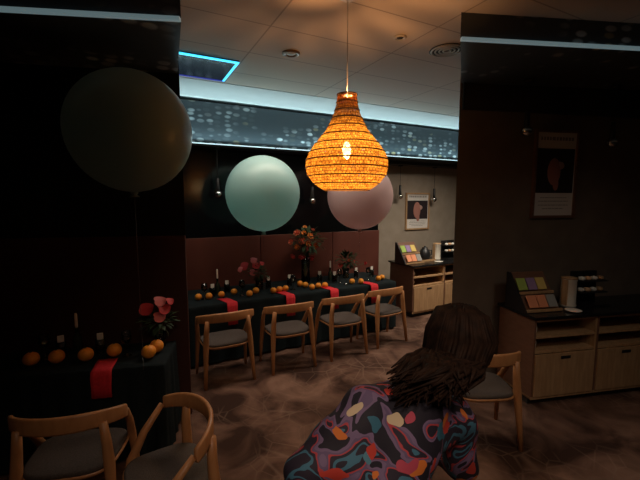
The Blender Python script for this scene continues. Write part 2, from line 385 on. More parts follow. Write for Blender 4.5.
def round_fitting(name, px, py, r, label, cat, m1, m2):
    q = onz(px, py, CZ); t = empty(name, (q.x, q.y, CZ), 0, label, cat)
    MB().lathe([(r,-.001),(r,-.010),(r*.8,-.016),(r*.62,-.012),(r*.6,-.001)], n=28).build('trim_ring', m1, t)
    MB().lathe([(r*.58,-.001),(r*.45,-.010),(r*.18,-.014),(.001,-.014)], n=24).build('lens', m2, t); return t
M_brass = mat('bronze_ring', (.20,.12,.07), .4, .6); M_cream = mat('cream_plastic', (.5,.45,.38), .5)
round_fitting('downlight', 291, 53, .085, 'unlit round downlight in the ceiling left of the woven lamp', 'downlight', M_brass, M_cream)
round_fitting('smoke_detector', 400, 37, .055, 'small pale smoke detector on the ceiling right of the lamp cord', 'smoke detector', M_cream, M_charcoal)
q = onz(447,50,CZ); t = empty('ceiling_speaker', (q.x,q.y,CZ), 0, 'round slotted ceiling grille at the right end of the tiled ceiling', 'ceiling grille')
for k in range(4): MB().torus((0,0,-.008), .035+.035*k, .008, 28, 6).build('grille_ring', M_cream, t)
MB().lathe([(.16,-.001),(.16,-.004),(.001,-.004)], n=28).build('backing', M_charcoal, t)

# ------------------------------------------------------------------ big woven pendant
LX, LY = 1.392, 2.285
t = empty('pendant_lamp', (LX, LY, CZ), 0, 'large glowing orange woven raffia pendant lamp', 'pendant lamp')
MB().lathe([(.055,0),(.055,-.02),(.02,-.03)], n=20).build('canopy', M_cream, t)
MB().tube([(0,0,-.03),(0,0,-.72)], .003, 6).build('cord', M_cream, t)
LT = at(346,96.5,2.63).z-CZ; LB = at(346,190.5,2.63).z-CZ
PX = 2.63/370
prof_px = [(95,9.5),(103,10.2),(112,12.3),(121,16),(130,20.6),(139,27.5),(147,34),(154,38.2),(160,40.6),(167,41),(174,39.5),(182,34),(187,28),(190.5,22)]
prof = [(r*PX, LT+(LB-LT)*(y-95)/95.5) for y, r in prof_px]
def prof_at(s):
    i = min(int(s*(len(prof)-1)), len(prof)-2); f_ = s*(len(prof)-1)-i
    return tuple(prof[i][k]*(1-f_)+prof[i+1][k]*f_ for k in (0,1))
bm = bmesh.new(); n = 64; fine = [prof_at(i/52) for i in range(53)]
uv = bm.loops.layers.uv.new('UVMap'); rows = []; ln = 0; lens = [0]
for i in range(1, 53): ln += math.dist(fine[i], fine[i-1]); lens.append(ln)
for r_, z_ in fine: rows.append([bm.verts.new((r_*math.cos(2*PI*k/n), r_*math.sin(2*PI*k/n), z_)) for k in range(n)])
for i in range(52):
    for k in range(n):
        fc = bm.faces.new((rows[i][k], rows[i][(k+1)%n], rows[i+1][(k+1)%n], rows[i+1][k])); fc.smooth = True
        for lp, (a, b_) in zip(fc.loops, ((k,i),(k+1,i),(k+1,i+1),(k,i+1))): lp[uv].uv = (a/n*1.6, lens[b_])
me = bpy.data.meshes.new('shade'); bm.to_mesh(me); bm.free(); me.materials.append(M_raffia)
sh = bpy.data.objects.new('shade', me); col.objects.link(sh); sh.parent = t
for zpx in (95.5,103,111,119,127,135.5,144,152,160,168,176,183.5,190):
    z_ = LT+(LB-LT)*(zpx-95)/95.5
    for (ra,za),(rb,zb) in zip(prof[:-1], prof[1:]):
        if za >= z_ >= zb: R_ = ra+(rb-ra)*(za-z_)/(za-zb+1e-9); break
    MB().torus((0,0,z_), R_+.002, .0042, 48, 6).build('hoop', M_hoop, t)
MB().tube([(0,0,-.70),(0,0,-.905)], .004, 6).build('inner_cord', M_black, t)
MB().lathe([(.022,.0),(.022,-.07),(.014,-.075)], (0,0,-.90), 16).build('lamp_socket', M_black, t)
b = MB().ball((0,0,-1.03), .030, 14, (1,1,2.0)).build('bulb', M_bulb, t)
pl = bpy.data.lights.new('bulb_light', 'POINT'); pl.energy = BULB_W; pl.color = (1.0,.66,.29); pl.shadow_soft_size = .03
sp = MB()
for k in range(14):
    a = 2*PI*k/14; sp.tube([(.010*math.cos(a),.010*math.sin(a),LT-.006),(.064*math.cos(a),.064*math.sin(a),LT-.006)], .0032, 6)
sp.build('ray_spokes', M_hoop, t)  # spokes added in the neck to throw radial shadows on the ceiling
ul = bpy.data.lights.new('ceiling_fill_spot', 'SPOT'); ul.energy = 24.0; ul.color = (1.0,.46,.17); ul.spot_size = math.radians(150); ul.spot_blend = .7; ul.shadow_soft_size = .006  # extra spot added in the neck to warm the ceiling, not a second bulb
uo = bpy.data.objects.new('ceiling_fill_spot', ul); col.objects.link(uo); uo.location = (LX+.012, LY, CZ+LT-.030); uo.rotation_euler = (PI,0,0)
po = bpy.data.objects.new('bulb_light', pl); col.objects.link(po); po.location = (LX, LY, CZ-1.10)

# ------------------------------------------------------------------ balloons
def balloon(px, py, Y, r, m, label, anchor=None):
    q = ony(px, py, Y) if Y else anchor
    t = empty('balloon', q, 0, label, 'balloon')
    pr = []
    for i in range(25):
        a = PI*i/24; rr = math.sin(a)*r; z = math.cos(a)*r
        if z < 0: z *= 1.04
        pr.append((max(rr,.004), z))
    pr[-1] = (.02, -r*1.045)
    MB().lathe(pr, n=48).build('balloon_skin', m, t)
    MB().lathe([(.018,-r*1.03),(.028,-r*1.06),(.016,-r*1.085),(.03,-r*1.115),(.034,-r*1.13),(.004,-r*1.12)], n=16).build('knot', m, t)
    return t, q
def tether(q, r, z, label):
    o = MB().tube([(0,0,0),(0,0,q.z-r*1.12-z)], .0012, 5).build('balloon_string', M_string)
    o.location = (q.x, q.y, z); tag(o, label, 'string')
t, q = balloon(263, 193, 4.55, .468, M_mint, 'large round pale mint balloon floating left of the woven lamp'); tether(q, .468, .752, 'fine clear line below the pale mint balloon')
t, q = balloon(360, 195.5, 4.55, .475, M_blush, 'large round blush grey balloon partly behind the woven lamp'); tether(q, .475, .752, 'fine clear line below the blush grey balloon')

# ------------------------------------------------------------------ long table and setting
def draped_table(root_name, L_, D_, loc, rz, label, clabel):
    t = empty(root_name, loc, rz, label, 'table')
    MB().box((0,0,.70), (L_,D_,.735)).build('tabletop', M_side, t)
    for x in (.06, L_-.06):
        for y in (.06, D_-.06): MB().tube([(x,y,0),(x,y,.70)], .022, 10).build('leg', M_black, t)
    bm = MB(); v = []; f = []
    N_ = 220; per = []
    P = [(-.012,-.012),(L_+.012,-.012),(L_+.012,D_+.012),(-.012,D_+.012)]
    S = [math.dist(P[i],P[(i+1)%4]) for i in range(4)]; tot = sum(S)
    for i in range(N_):
        s_ = tot*i/N_; k = 0
        while s_ > S[k]: s_ -= S[k]; k += 1
        a, b = P[k], P[(k+1)%4]; per.append((a[0]+(b[0]-a[0])*s_/S[k], a[1]+(b[1]-a[1])*s_/S[k], k))
    nr = [(0,-1),(1,0),(0,1),(-1,0)]
    for z, am in ((.745,0),(.738,.004),(.70,.006),(.5,.014),(.25,.022),(.03,.03)):
        for i,(x,y,k) in enumerate(per):
            wv = (math.sin(i*.9)+.5*math.sin(i*2.3+1))*am*.6; q = nr[k]; inset = -.006 if z > .74 else am*.4
            v.append((x+q[0]*(wv+inset), y+q[1]*(wv+inset), z))
    for j in range(5):
        for i in range(N_): f.append((j*N_+i, j*N_+(i+1)%N_, (j+1)*N_+(i+1)%N_, (j+1)*N_+i))
    f.append(tuple(range(N_)))
    bm._add(v, f); c = bm.build('tablecloth', M_cloth); c.location = loc; c.rotation_euler = (0,0,rz)
    tag(c, clabel, 'tablecloth'); return t
TZ = .747
draped_table('dining_table', 3.35, .86, (.27, 4.47, 0), 0, 'long dining table under the black cloth in front of the oxblood panelling', 'black cloth draped to the floor over the long dining table')

def orange(loc, r=.042):
    return (loc, r)
og = MB().ball((0,0,.040), .041, 18, (1,1,.96))
orange_proto = None
def new_orange(loc, label, group, s=1.0):
    global orange_proto
    if orange_proto is None:
        orange_proto = empty('orange', (0,0,0), 0, 'x', 'orange')
        og.build('peel', M_orange, orange_proto)
        MB().lathe([(.006,.078),(.007,.081),(.002,.082)], n=8).build('stem_scar', M_stem, orange_proto); o = orange_proto
    else: o = copy_tree(orange_proto)
    o.scale = (s,s,s); put(o, loc, random.uniform(0,6), label, group); o['category'] = 'orange'; return o
OR = [(198.4,297,'leftmost orange on the long black table'),(209,296,'second orange from the left end of the long table'),(221.5,294.5,'orange beside the first red napkin, left of it'),(234,291.7,'orange just right of the first red napkin'),
 (249.5,293.5,'nearer orange of the pair below the red anthurium bouquet'),(256,290.5,'farther orange of the pair below the red anthurium bouquet'),(273.5,290.5,'left orange of the row of three beside the second napkin'),(279.6,289.2,'middle orange of the row of three beside the second napkin'),(285.6,288.3,'right orange of the row of three beside the second napkin'),
 (300,283.6,'left orange of the pair at the foot of the tall vase'),(305.4,284.9,'right orange of the pair at the foot of the tall vase'),(312,286.9,'orange right of the tall vase, nearest to it'),(318.4,285.6,'second orange right of the tall vase'),(325,285,'orange left of the third red napkin'),
 (352,281.3,'left orange below the round leafy bouquet'),(361,281.2,'right orange below the round leafy bouquet'),(378.4,278.4,'left orange at the right end of the long table'),(382,277.2,'rightmost orange on the long table')]
for px, py, lb in OR:
    q = onz(px, py, TZ+.04); new_orange((q.x, max(q.y,4.53), TZ), lb, 'oranges along the long table', 1.05)

def napkin(c, rz, w_, back, drop, label, lean=0):
    mb = MB(); v = []; f = []; path = [(back,.004),(back*.6,.006),(back*.25,.004),(.006,.006),(-.024,-.004),(-.034,-.05),(-.038,-drop*.6),(-.040,-drop)]
    for i,(y,z) in enumerate(path):
        for k in range(7):
            u_ = (k/6-.5); v.append((u_*w_*(1+.04*math.sin(i*1.7))+lean*max(y,0), y-.003*math.cos(k*2), z+.0025*math.cos(k*2.1+i)))
    n = 7
    for i in range(len(path)-1):
        for k in range(n-1): f.append((i*n+k, i*n+k+1, (i+1)*n+k+1, (i+1)*n+k))
    mb._add(v, f); o = mb.build('napkin', M_red); md = o.modifiers.new('thick','SOLIDIFY'); md.thickness = .004; md.offset = 1
    o.location = c; o.rotation_euler = (0,0,rz); return tag(o, label, 'napkin', 'red napkins hanging over the table edge')
for px, py, lb in ((231.5,302,'red napkin over the table edge behind the leftmost chair of the row'),(288,294,'red napkin over the table edge behind the second chair of the row'),(337,291,'red napkin over the table edge behind the third chair of the row'),(378,286,'red napkin over the table edge behind the rightmost chair of the row')):
    q = onz(px, py, .747); napkin((q.x, 4.452, TZ-.001), 0, .125, .22, .27, lb, -.35)

def wineglass():
    t = empty('wine_glass', (0,0,0), 0, 'x', 'glass')
    MB().lathe([(.034,0),(.034,.004),(.006,.010),(.0045,.085),(.010,.095),(.036,.125),(.040,.155),(.033,.20),(.0315,.20),(.038,.155),(.034,.127),(.004,.10)], n=20).build('glass_bowl', M_glass, t)
    return t
def tumbler():
    t = empty('tumbler', (0,0,0), 0, 'x', 'glass')
    MB().lathe([(.032,0),(.036,.02),(.038,.12),(.0355,.12),(.033,.022),(.004,.012)], n=20).build('glass_body', M_glass, t)
    MB().box((-.022,-.006,.03), (.024,.006,.165), .004).build('folded_napkin', M_white, t)
    return t
wg = wineglass(); tb = tumbler(); first = {'wg': True, 'tb': True}
def place_glass(kind, loc, label, group):
    src = wg if kind == 'wg' else tb
    o = src if first[kind] else copy_tree(src); first[kind] = False
    return put(o, loc, random.uniform(-.5,.5), label, group)
GL = [('tb',212.5,292,4.85,'tumbler with folded white napkin left of the first candle'),('tb',227,290,4.98,'tumbler with folded white napkin right of the first candle'),('wg',204.5,293,4.75,'stemmed glass at the left end of the long table'),('wg',242,290,4.72,'stemmed glass left of the red anthurium bouquet'),
 ('tb',268.5,286,4.95,'tumbler with folded white napkin right of the red anthurium bouquet'),('tb',289.5,284,4.95,'tumbler with folded white napkin left of the tall vase'),('wg',293,287,4.72,'stemmed glass in front of the tall vase'),('tb',319.5,281,4.98,'tumbler with folded white napkin right of the tall vase'),
 ('tb',334.5,281,4.85,'tumbler with folded white napkin beside the second candle'),('wg',339.5,283,4.8,'stemmed glass right of the second candle'),('wg',346,284,4.65,'stemmed glass left of the round leafy bouquet'),('tb',356,278,4.98,'tumbler with folded white napkin right of the round leafy bouquet'),('tb',371.5,277,4.95,'tumbler with folded white napkin at the right end of the long table'),('wg',368,279,4.75,'stemmed glass at the right end of the long table')]
for k, px, py, Y, lb in GL:
    q = ony(px, py, Y); place_glass(k, (q.x, Y, TZ), lb, 'glasses on the long table')

def bottle_candle(loc, h, clen, lb, lc):
    t = empty('bottle', loc, 0, lb, 'bottle')
    MB().lathe([(.034,0),(.036,.01),(.036,.13*h/.24),(.030,.16*h/.24),(.014,.19*h/.24),(.013,h),(.015,h),(.015,h+.008),(.009,h+.008)], n=20).build('bottle_body', M_bottle, t)
    c = empty('candle', (loc[0],loc[1],loc[2]+h+.008), 0, lc, 'candle')
    MB().lathe([(.010,0),(.0115,.01),(.011,clen*.9),(.007,clen)], n=14).build('wax', M_white, c)
    MB().tube([(0,0,clen),(.001,0,clen+.012)], .0012, 5).build('wick', M_charcoal, c)
q = ony(217.3,279,4.95); bottle_candle((q.x,4.95,TZ), q.z-TZ, .125, 'dark bottle used as candle holder between two tumblers', 'white taper candle in the dark bottle near the left table end')
q = ony(330.2,268,5.0); bottle_candle((q.x,5.0,TZ), q.z-TZ, .105, 'dark bottle used as candle holder right of the tall vase', 'white taper candle in the dark bottle right of the tall vase')

def rose(mb, c, r, axis):
    Q = Vector(axis).normalized().to_track_quat('Z','Y').to_matrix()
    for ring, (nn, tilt, rr) in enumerate(((3,.15,.35),(5,.55,.6),(7,1.05,.85))):
        for k in range(nn):
            a = 2*PI*(k+.5*ring)/nn; v = []
            for i in range(4):
                for j in range(4):
                    u_ = (i/3-.5)*1.1; w_ = j/3
                    rad = rr*r*(.25+math.sin(tilt)*w_*1.0); hh = r*(w_*math.cos(tilt)*.9-.1*ring) - .12*r*(2*u_)**2
                    aa = a+u_*(1.2-.3*ring)*(1 if w_ > .1 else .5); v.append(Vector(c)+Q@Vector((rad*math.cos(aa), rad*math.sin(aa), hh)))
            mb._add(v, [(i*4+j, i*4+j+1, (i+1)*4+j+1, (i+1)*4+j) for i in range(3) for j in range(3)])
    mb.ball(Vector(c)+Q@Vector((0,0,.25*r)), r*.28, 8)
def spathe(mb, c, r, axis):         # broad heart-shaped flower
    Q = Vector(axis).normalized().to_track_quat('Z','Y').to_matrix(); v = [Vector(c)]; n = 18
    for k in range(n):
        a = 2*PI*k/n; rr = r*(1-.35*math.cos(a))*(1-.25*math.exp(-(a-PI)**2*6)); v.append(Vector(c)+Q@Vector((rr*math.cos(a)-.2*r, rr*math.sin(a)*.85, .22*r*math.cos(2*a))))
    mb._add(v, [(0,1+k,1+(k+1)%n) for k in range(n)])
def leaves(mb, c, R, n, size, zsq=.8):
    for k in range(n):
        d = Vector((random.gauss(0,1),random.gauss(0,1),random.gauss(0,zsq)+.2)).normalized(); p = Vector(c)+Vector((d.x*R,d.y*R,d.z*R*zsq))*random.uniform(.5,1)
        x = d.cross(Vector((0,0,1))); x = x.normalized() if x.length > .01 else Vector((1,0,0)); s_ = size*random.uniform(.6,1.2); up = d.cross(x)*.25
        v = [p-d*s_*.2, p+x*s_*.3+d*s_*.35, p+d*s_+up*s_, p-x*s_*.3+d*s_*.35, p+d*s_*.4-up*s_*.3]
        mb._add(v, [(0,1,4),(1,2,4),(2,3,4),(3,0,4)])
def vase(loc, prof, label, m=None):
    t = empty('vase', loc, 0, label, 'vase'); MB().lathe(prof, n=24).build('vase_body', m or M_glass, t); return t
def bouquet(loc, heads, neck, cen, R, nl, ls, label, kind='rose', zsq=.8):
    """heads: (x, y, z, radius, petal material) relative to the base"""
    t = empty('bouquet', loc, 0, label, 'flowers')
    st = MB()
    for (x,y,z,r_,mi) in heads:
        nx, ny = random.uniform(-.015,.015), random.uniform(-.015,.015)
        st.tube([(nx,ny,.02),(nx*1.2+x*.05,ny*1.2+y*.05,neck),(x*.75,y*.75,neck+(z-neck)*.6),(x,y,z)], .0028, 5)
    st.build('stems', M_stem, t)
    lf = MB(); leaves(lf, cen, R, nl, ls, zsq); lf.build('foliage', M_leaf, t)
    for (x,y,z,r_,mi) in heads:
        f_ = MB(); ax = Vector((x,y-.10,(z-cen[2])+.06)); (spathe if kind == 'spathe' else rose)(f_, (x,y,z), r_, ax if kind == 'rose' else Vector((x*2,y-.3,.35))); f_.build('flower', M_frose[mi], t)
    return t
# red anthuriums
q = onz(256,289,TZ); V1 = Vector((q.x+.05, 4.98, TZ))
vase(V1, [(.045,0),(.05,.02),(.055,.13),(.052,.13),(.046,.022),(.004,.012)], 'short glass vase holding the red anthurium bouquet')
def rel(px, py, base): p_ = ony(px, py, base.y-.05); return (p_.x-base.x, p_.y-base.y, p_.z-base.z)
H = [(*rel(255.6,261,V1),.055,2),(*rel(246.5,267,V1),.07,1),(*rel(258,266,V1),.065,1),(*rel(255.5,273,V1),.062,2),(*rel(263,264,V1),.04,1),(*rel(241.5,270.5,V1),.045,2)]
bouquet(V1+Vector((0,0,.014)), H, .14, (0,0,.20), .13, 60, .07, 'bouquet of red and pink anthuriums on the left half of the long table', 'spathe')
# tall arrangement
q = onz(302.5,285,TZ); V2 = Vector((q.x+.12, 5.05, TZ))
vase(V2, [(.065,0),(.07,.02),(.062,.2),(.07,.40),(.067,.40),(.058,.2),(.064,.022),(.004,.014)], 'tall clear glass vase under the big rose arrangement')
H = []
for px, py, r_, mi in ((297,234,.055,0),(304,234,.045,3),(310,237,.06,3),(302,242,.06,0),(308,245,.045,3),(315,247,.055,3),(309,248,.055,1),(317,246,.045,0),(291,243,.045,0),(293,257,.045,1),(302,257.5,.06,1),(311,258.5,.065,1),(297,248,.045,3),(313,231,.035,0),(305,228,.035,3)):
    H.append((*rel(px,py,V2), r_, mi))
bouquet(V2+Vector((0,0,.015)), H, .42, (0.03,0,.62), .24, 170, .09, 'big arrangement of coral, orange and red roses in the tall vase')
# round leafy bouquet
q = onz(350.5,282,TZ); V3 = Vector((q.x+.1, 5.05, TZ))
vase(V3, [(.05,0),(.055,.02),(.05,.10),(.06,.15),(.057,.15),(.046,.1),(.05,.022),(.004,.014)], 'small dark vase under the round leafy bouquet', M_bottle)
H = [(*rel(340.5,266,V3),.04,1),(*rel(349,261.5,V3),.035,0),(*rel(365,264,V3),.04,1),(*rel(354,262,V3),.03,1)]
bouquet(V3+Vector((0,0,.015)), H, .16, (0,0,.27), .17, 130, .075, 'round leafy bouquet with few red blooms on the right half of the table')

# ------------------------------------------------------------------ chairs
def make_chair(mw):
    t = empty('dining_chair', (0,0,0), 0, 'x', 'chair')
    path = []
    for i in range(25):
        u_ = (i/24-.5)*2; a = u_*1.12
        x = .345*math.sin(a); y = -.30*math.cos(a)+.075
        path.append((x, y, .757-.035*abs(u_)**2.2))
    MB().band(path, lambda i: .098-.022*(abs(i/24-.5)*2)**2, .026).build('backrest', mw, t)
    for sx in (-1,1):
        MB().tube([(sx*.266,-.225,0),(sx*.252,-.195,.25),(sx*.240,-.172,.46),(sx*.230,-.166,.60),(sx*.218,-.172,.725)], [.018,.025,.032,.028,.023], 10).build('leg', mw, t)
        MB().tube([(sx*.288,.205,0),(sx*.280,.185,.25),(sx*.272,.15,.44),(sx*.288,.07,.58),(sx*.306,-.045,.715)], [.016,.022,.028,.023,.018], 10).build('leg', mw, t)
    def seatpoly(s_):
        out = []
        for k in range(32):
            a = 2*PI*k/32; x = math.copysign(abs(math.cos(a))**.55, math.cos(a))*.262*s_; y = math.copysign(abs(math.sin(a))**.55, math.sin(a))*.225*s_
            out.append((x*(1.0+.06*y/.225), y))
        return out
    sp = MB()
    v = []; f = []; n = 32
    for s_, z in ((.90,.405),(1.0,.425),(1.0,.438)): v += [(x,y,z) for x,y in seatpoly(s_)]
    for j in range(2):
        for k in range(n): f.append((j*n+k, j*n+(k+1)%n, (j+1)*n+(k+1)%n, (j+1)*n+k))
    f += [tuple(range(n))[::-1], tuple(2*n+k for k in range(n))]
    sp._add(v, f); sp.build('seat', mw, t)
    v = []; f = []
    for s_, z in ((.96,.436),(.97,.455),(.90,.466),(.5,.460),(.05,.456)): v += [(x,y,z) for x,y in seatpoly(s_)]
    for j in range(4):
        for k in range(n): f.append((j*n+k, j*n+(k+1)%n, (j+1)*n+(k+1)%n, (j+1)*n+k))
    f += [tuple(range(n))[::-1], tuple(4*n+k for k in range(n))]
    MB()._add(v, f).build('cushion', M_seat, t)
    return t
ch = make_chair(M_chair)
CH = [(.90,4.085,.0,'light oak chair with grey seat, leftmost of the row at the long table'),(1.655,4.065,-.03,'light oak chair with grey seat, second from left at the long table'),(2.42,4.085,.0,'light oak chair with grey seat, third from left at the long table'),(3.15,4.165,.08,'light oak chair with grey seat, rightmost of the row at the long table')]
for i,(x,y,a,lb) in enumerate(CH):
    o = ch if i == 0 else copy_tree(ch); put(o, (x,y,0), a, lb, 'oak chairs along the long table')
q = onz(214,402,.79); d = hall(-.80,-.60).normalized()
o = copy_tree(ch); put(o, (q.x+d.x*.27, q.y+d.y*.27, 0), math.atan2(-d.x, d.y), 'oak chair turned sideways in the left foreground, its curved back towards the long table', 'foreground chairs')

# ------------------------------------------------------------------ left side table (dim)
S = .2; AL = math.atan(S)            # direction of the side walls
RZ = AL-PHI
def rim(px, z, k, py):               # helper for things on the side table
    return onz(px, py, z)
A0 = hall(-3.10, 2.35)
draped_table('side_table', 1.93, .48, (A0.x, A0.y, 0), RZ, 'side table under a black cloth before the dim oxblood wall on the left', 'black cloth over the dim side table on the left')
ex = Vector((math.cos(RZ), math.sin(RZ), 0)); ey = Vector((-math.sin(RZ), math.cos(RZ), 0))
def st(u_, v_, z=TZ): return A0 + ex*u_ + ey*v_ + Vector((0,0,z))
def st_px(px, v_):                   # u on the table for an image column
    best = None
    for i in range(400):
        u_ = i/399*1.93; p_ = st(u_, v_)-CAM; x = 320+F*p_.dot(RT)/p_.dot(FW)
        if best is None or abs(x-px) < best[0]: best = (abs(x-px), u_)
    return best[1]
for px, v_, lb in ((32,.16,'leftmost orange on the dim side table'),(57,.17,'second orange from the left on the dim side table'),(86,.17,'orange left of the napkin on the dim side table'),(115,.22,'orange right of the napkin on the dim side table'),(149,.13,'nearer of the pair of oranges at the right end of the dim side table'),(157,.24,'farther of the pair of oranges at the right end of the dim side table')):
    new_orange(st(st_px(px,v_),v_), lb, 'oranges on the dim side table', 1.35)
for k, px, v_, lb in (('tb',62,.33,'tumbler with white napkin left of the candle on the dim side table'),('tb',101,.33,'tumbler with white napkin right of the candle on the dim side table'),('wg',46,.26,'stemmed glass at the left of the dim side table'),('wg',127,.22,'stemmed glass right of the napkin on the dim side table')):
    place_glass(k, st(st_px(px,v_),v_), lb, 'glasses on the dim side table')
b_ = st(st_px(78,.38),.38); bottle_candle(tuple(b_), .20, .12, 'dark bottle used as candle holder on the dim side table', 'white taper candle on the dim side table')
p_ = st(st_px(103,0),-.016, TZ-.001); napkin(tuple(p_), RZ, .14, .18, .20, 'red napkin over the edge of the dim side table', -.1)
V4 = st(st_px(161,.38),.38)
vase(V4, [(.04,0),(.045,.02),(.048,.12),(.045,.12),(.04,.022),(.004,.012)], 'short glass vase on the dim side table')
bouquet(V4+Vector((0,0,.014)), [(.03,-.06,.40,.055,2),(-.07,-.05,.34,.065,1),(.06,-.05,.33,.06,1),(.02,-.08,.27,.055,2),(.10,-.02,.38,.04,1)], .13, (.0,0,.2), .12, 60, .07, 'bouquet of red and pink anthuriums on the dim side table', 'spathe')
d = ey; q = st(st_px(74,-.52),-.52,0)
o = copy_tree(ch); put(o, q, RZ, 'oak chair seen from behind at the dim side table', 'foreground chairs')
r4 = .40; q4 = at(131,131,2.55); t, q = balloon(0,0,None,r4,M_grey_balloon,'large round grey green balloon floating over the dim side table', q4)
tether(q, r4, TZ+.003, 'fine clear line below the grey green balloon')

# ------------------------------------------------------------------ counters
def cabinet_unit(loc, rz, W_, D_, label, group):
    t = empty('cabinet', loc, rz, label, 'cabinet', group)
    MB().box((0,.004,.07), (.02,D_,.87)).build('side_panel', M_side, t)
    MB().box((W_-.02,.004,.07), (W_,D_,.87)).build('side_panel', M_oak, t)
    MB().box((.02,D_-.02,.07), (W_-.02,D_,.87)).build('back_panel', M_charcoal, t)
    MB().box((.02,.0,.845), (W_-.02,D_-.02,.87)).build('top_rail', M_oak, t)
    for z in (.68,.53): MB().box((.02,.006,z), (W_-.02,D_-.02,z+.022)).build('shelf', M_oak, t)
    dr = MB().box((.022,-.012,.10), (W_-.022,.010,.522), .002).build('drawer', M_oak, t)
    MB().box((W_/2-.055,-.0145,.465), (W_/2+.055,-.011,.495)).build('handle', M_black, dr)
    MB().box((.0,.0,.07), (W_,D_-.02,.095)).build('bottom_panel', M_oak, t)
    MB().box((.02,.06,0), (W_-.02,D_-.04,.07)).build('plinth', M_charcoal, t); return t
def cup(loc, label, group):
    t = empty('cup', loc, 0, label, 'cup', group)
    MB().lathe([(.022,0),(.03,.01),(.036,.075),(.033,.075),(.027,.012),(.003,.008)], n=18).build('cup_body', M_white, t)
    MB().torus((0,0,0), .02, .004, 14, 6).build('handle', M_white, t)
    h = t.children[-1]; h.rotation_euler = (PI/2,0,.4); h.location = (.042,0,.04); return t
CX, CY = 4.20, 4.72
ords = ['nearest to the dining table','next to the one nearest the dining table','third from the dining table']
for i in range(3): cabinet_unit((CX+.72*i, CY, 0), 0, .715, .62, 'open-shelved oak cabinet under the lit counter, '+ords[i], 'oak cabinets by the beige wall')
o = MB().box((-.02,-.025,0), (2.20,.66,.028), .004).build('worktop', M_worktop); o.location = (CX, CY, .871); tag(o, 'black worktop on the oak cabinets by the beige wall', 'worktop')
for z, lb in ((.702,'white cup on the upper shelf of the lit oak cabinet'),(.552,'white cup on the lower shelf of the lit oak cabinet')): cup((CX+.07, CY+.10, z), lb, 'cups in the lit oak cabinet')
WT = .90
M_pap = [mat('leaflet_green', (.35,.50,.10), .6), mat('leaflet_violet', (.30,.20,.38), .6), mat('leaflet_orange', (.75,.28,.14), .6), mat('leaflet_yellow', (.70,.52,.15), .6), mat('leaflet_grey', (.30,.30,.28), .6)]
def rack(loc, rz, label, where):
    t = empty('brochure_rack', loc, rz, label, 'brochure rack')
    mb = MB(); mb._add([(0,0,0),(0,.30,0),(0,.30,.36),(0,.26,.36),(.02,0,0),(.02,.30,0),(.02,.30,.36),(.02,.26,.36)], [(0,1,2,3),(7,6,5,4),(0,4,5,1),(1,5,6,2),(2,6,7,3),(3,7,4,0)], False); mb.build('side_board', M_black, t)
    mb = MB(); mb._add([(.02,.03,0),(.42,.03,0),(.42,.29,.35),(.02,.29,.35),(.02,.05,0),(.42,.05,0),(.42,.31,.35),(.02,.31,.35)], [(0,1,2,3),(7,6,5,4),(0,4,5,1),(1,5,6,2),(2,6,7,3),(3,7,4,0)], False); mb.build('sloping_board', M_side, t)
    for y in (.005,.125): 
        MB().box((.02,y,y*1.25), (.42,y+.02,y*1.25+.025)).build('ledge', M_oak, t)
    Rm = Matrix.Rotation(-.62, 4, 'X')
    k = 0
    for y, items in ((.018,((.06,2),(.17,2),(.28,4))),(.138,((.03,0),(.14,1),(.25,3)))):
        for x, mi in items:
            o = MB().box((0,0,0), (.10,.008,.125)).build('leaflet', M_pap[mi], None)
            o.rotation_euler = (-.55,0,rz); p_ = Matrix.Rotation(rz,4,'Z') @ Vector((x, y, y*1.25+.028)); o.location = Vector(loc)+p_
            tag(o, ['orange','orange','grey','green','violet','yellow'][k]+' leaflet in the '+['left of the lower','middle of the lower','right of the lower','left of the upper','middle of the upper','right of the upper'][k]+' row of the rack on the '+where, 'leaflet', 'leaflets in the rack on the '+where); k += 1
    return t
rack((CX-.06, CY+.12, WT), 0, 'sloping dark brochure rack at the left end of the lit counter', 'lit counter')
def urn(loc, label):
    t = empty('drinks_dispenser', loc, 0, label, 'dispenser')
    MB().lathe([(.075,0),(.078,.02),(.072,.03),(.070,.27),(.074,.275),(.074,.30),(.03,.31),(.004,.31)], n=28).build('cylinder', mat('ivory_steel', (.75,.70,.60), .35, .2), t)
    MB().lathe([(.076,.292),(.076,.308),(.002,.315)], n=28).build('lid', M_oak, t)
    MB().box((-.075,-.03,.02), (-.055,.03,.29), .006).build('wood_strip', M_oak, t)
    return t
def saucer(loc, label):
    t = empty('saucer', loc, 0, label, 'saucer'); MB().lathe([(.04,0),(.045,.004),(.075,.014),(.074,.017),(.04,.008),(.002,.007)], n=24).build('dish', M_white, t); return t
def kettle(loc, label):
    t = empty('coffee_pot', loc, 0, label, 'coffee pot')
    MB().lathe([(.08,0),(.10,.03),(.105,.10),(.08,.18),(.05,.21),(.05,.23),(.004,.235)], n=24).build('pot_body', M_black, t)
    MB().tube([(.10,0,.17),(.16,0,.17),(.165,0,.09),(.105,0,.06)], .011, 8).build('handle', M_black, t)
    MB().lathe([(.018,.23),(.02,.25),(.004,.258)], n=12).build('lid_knob', M_black, t); return t
def tray(loc, rz, label):
    t = empty('tray', loc, rz, label, 'tray'); MB().box((-.17,-.11,0), (.17,.11,.012), .003).build('tray_base', M_oak, t)
    MB().box((-.17,-.11,.012), (.17,-.098,.035)).box((-.17,.098,.012), (.17,.11,.035)).build('tray_rim', M_oak, t)
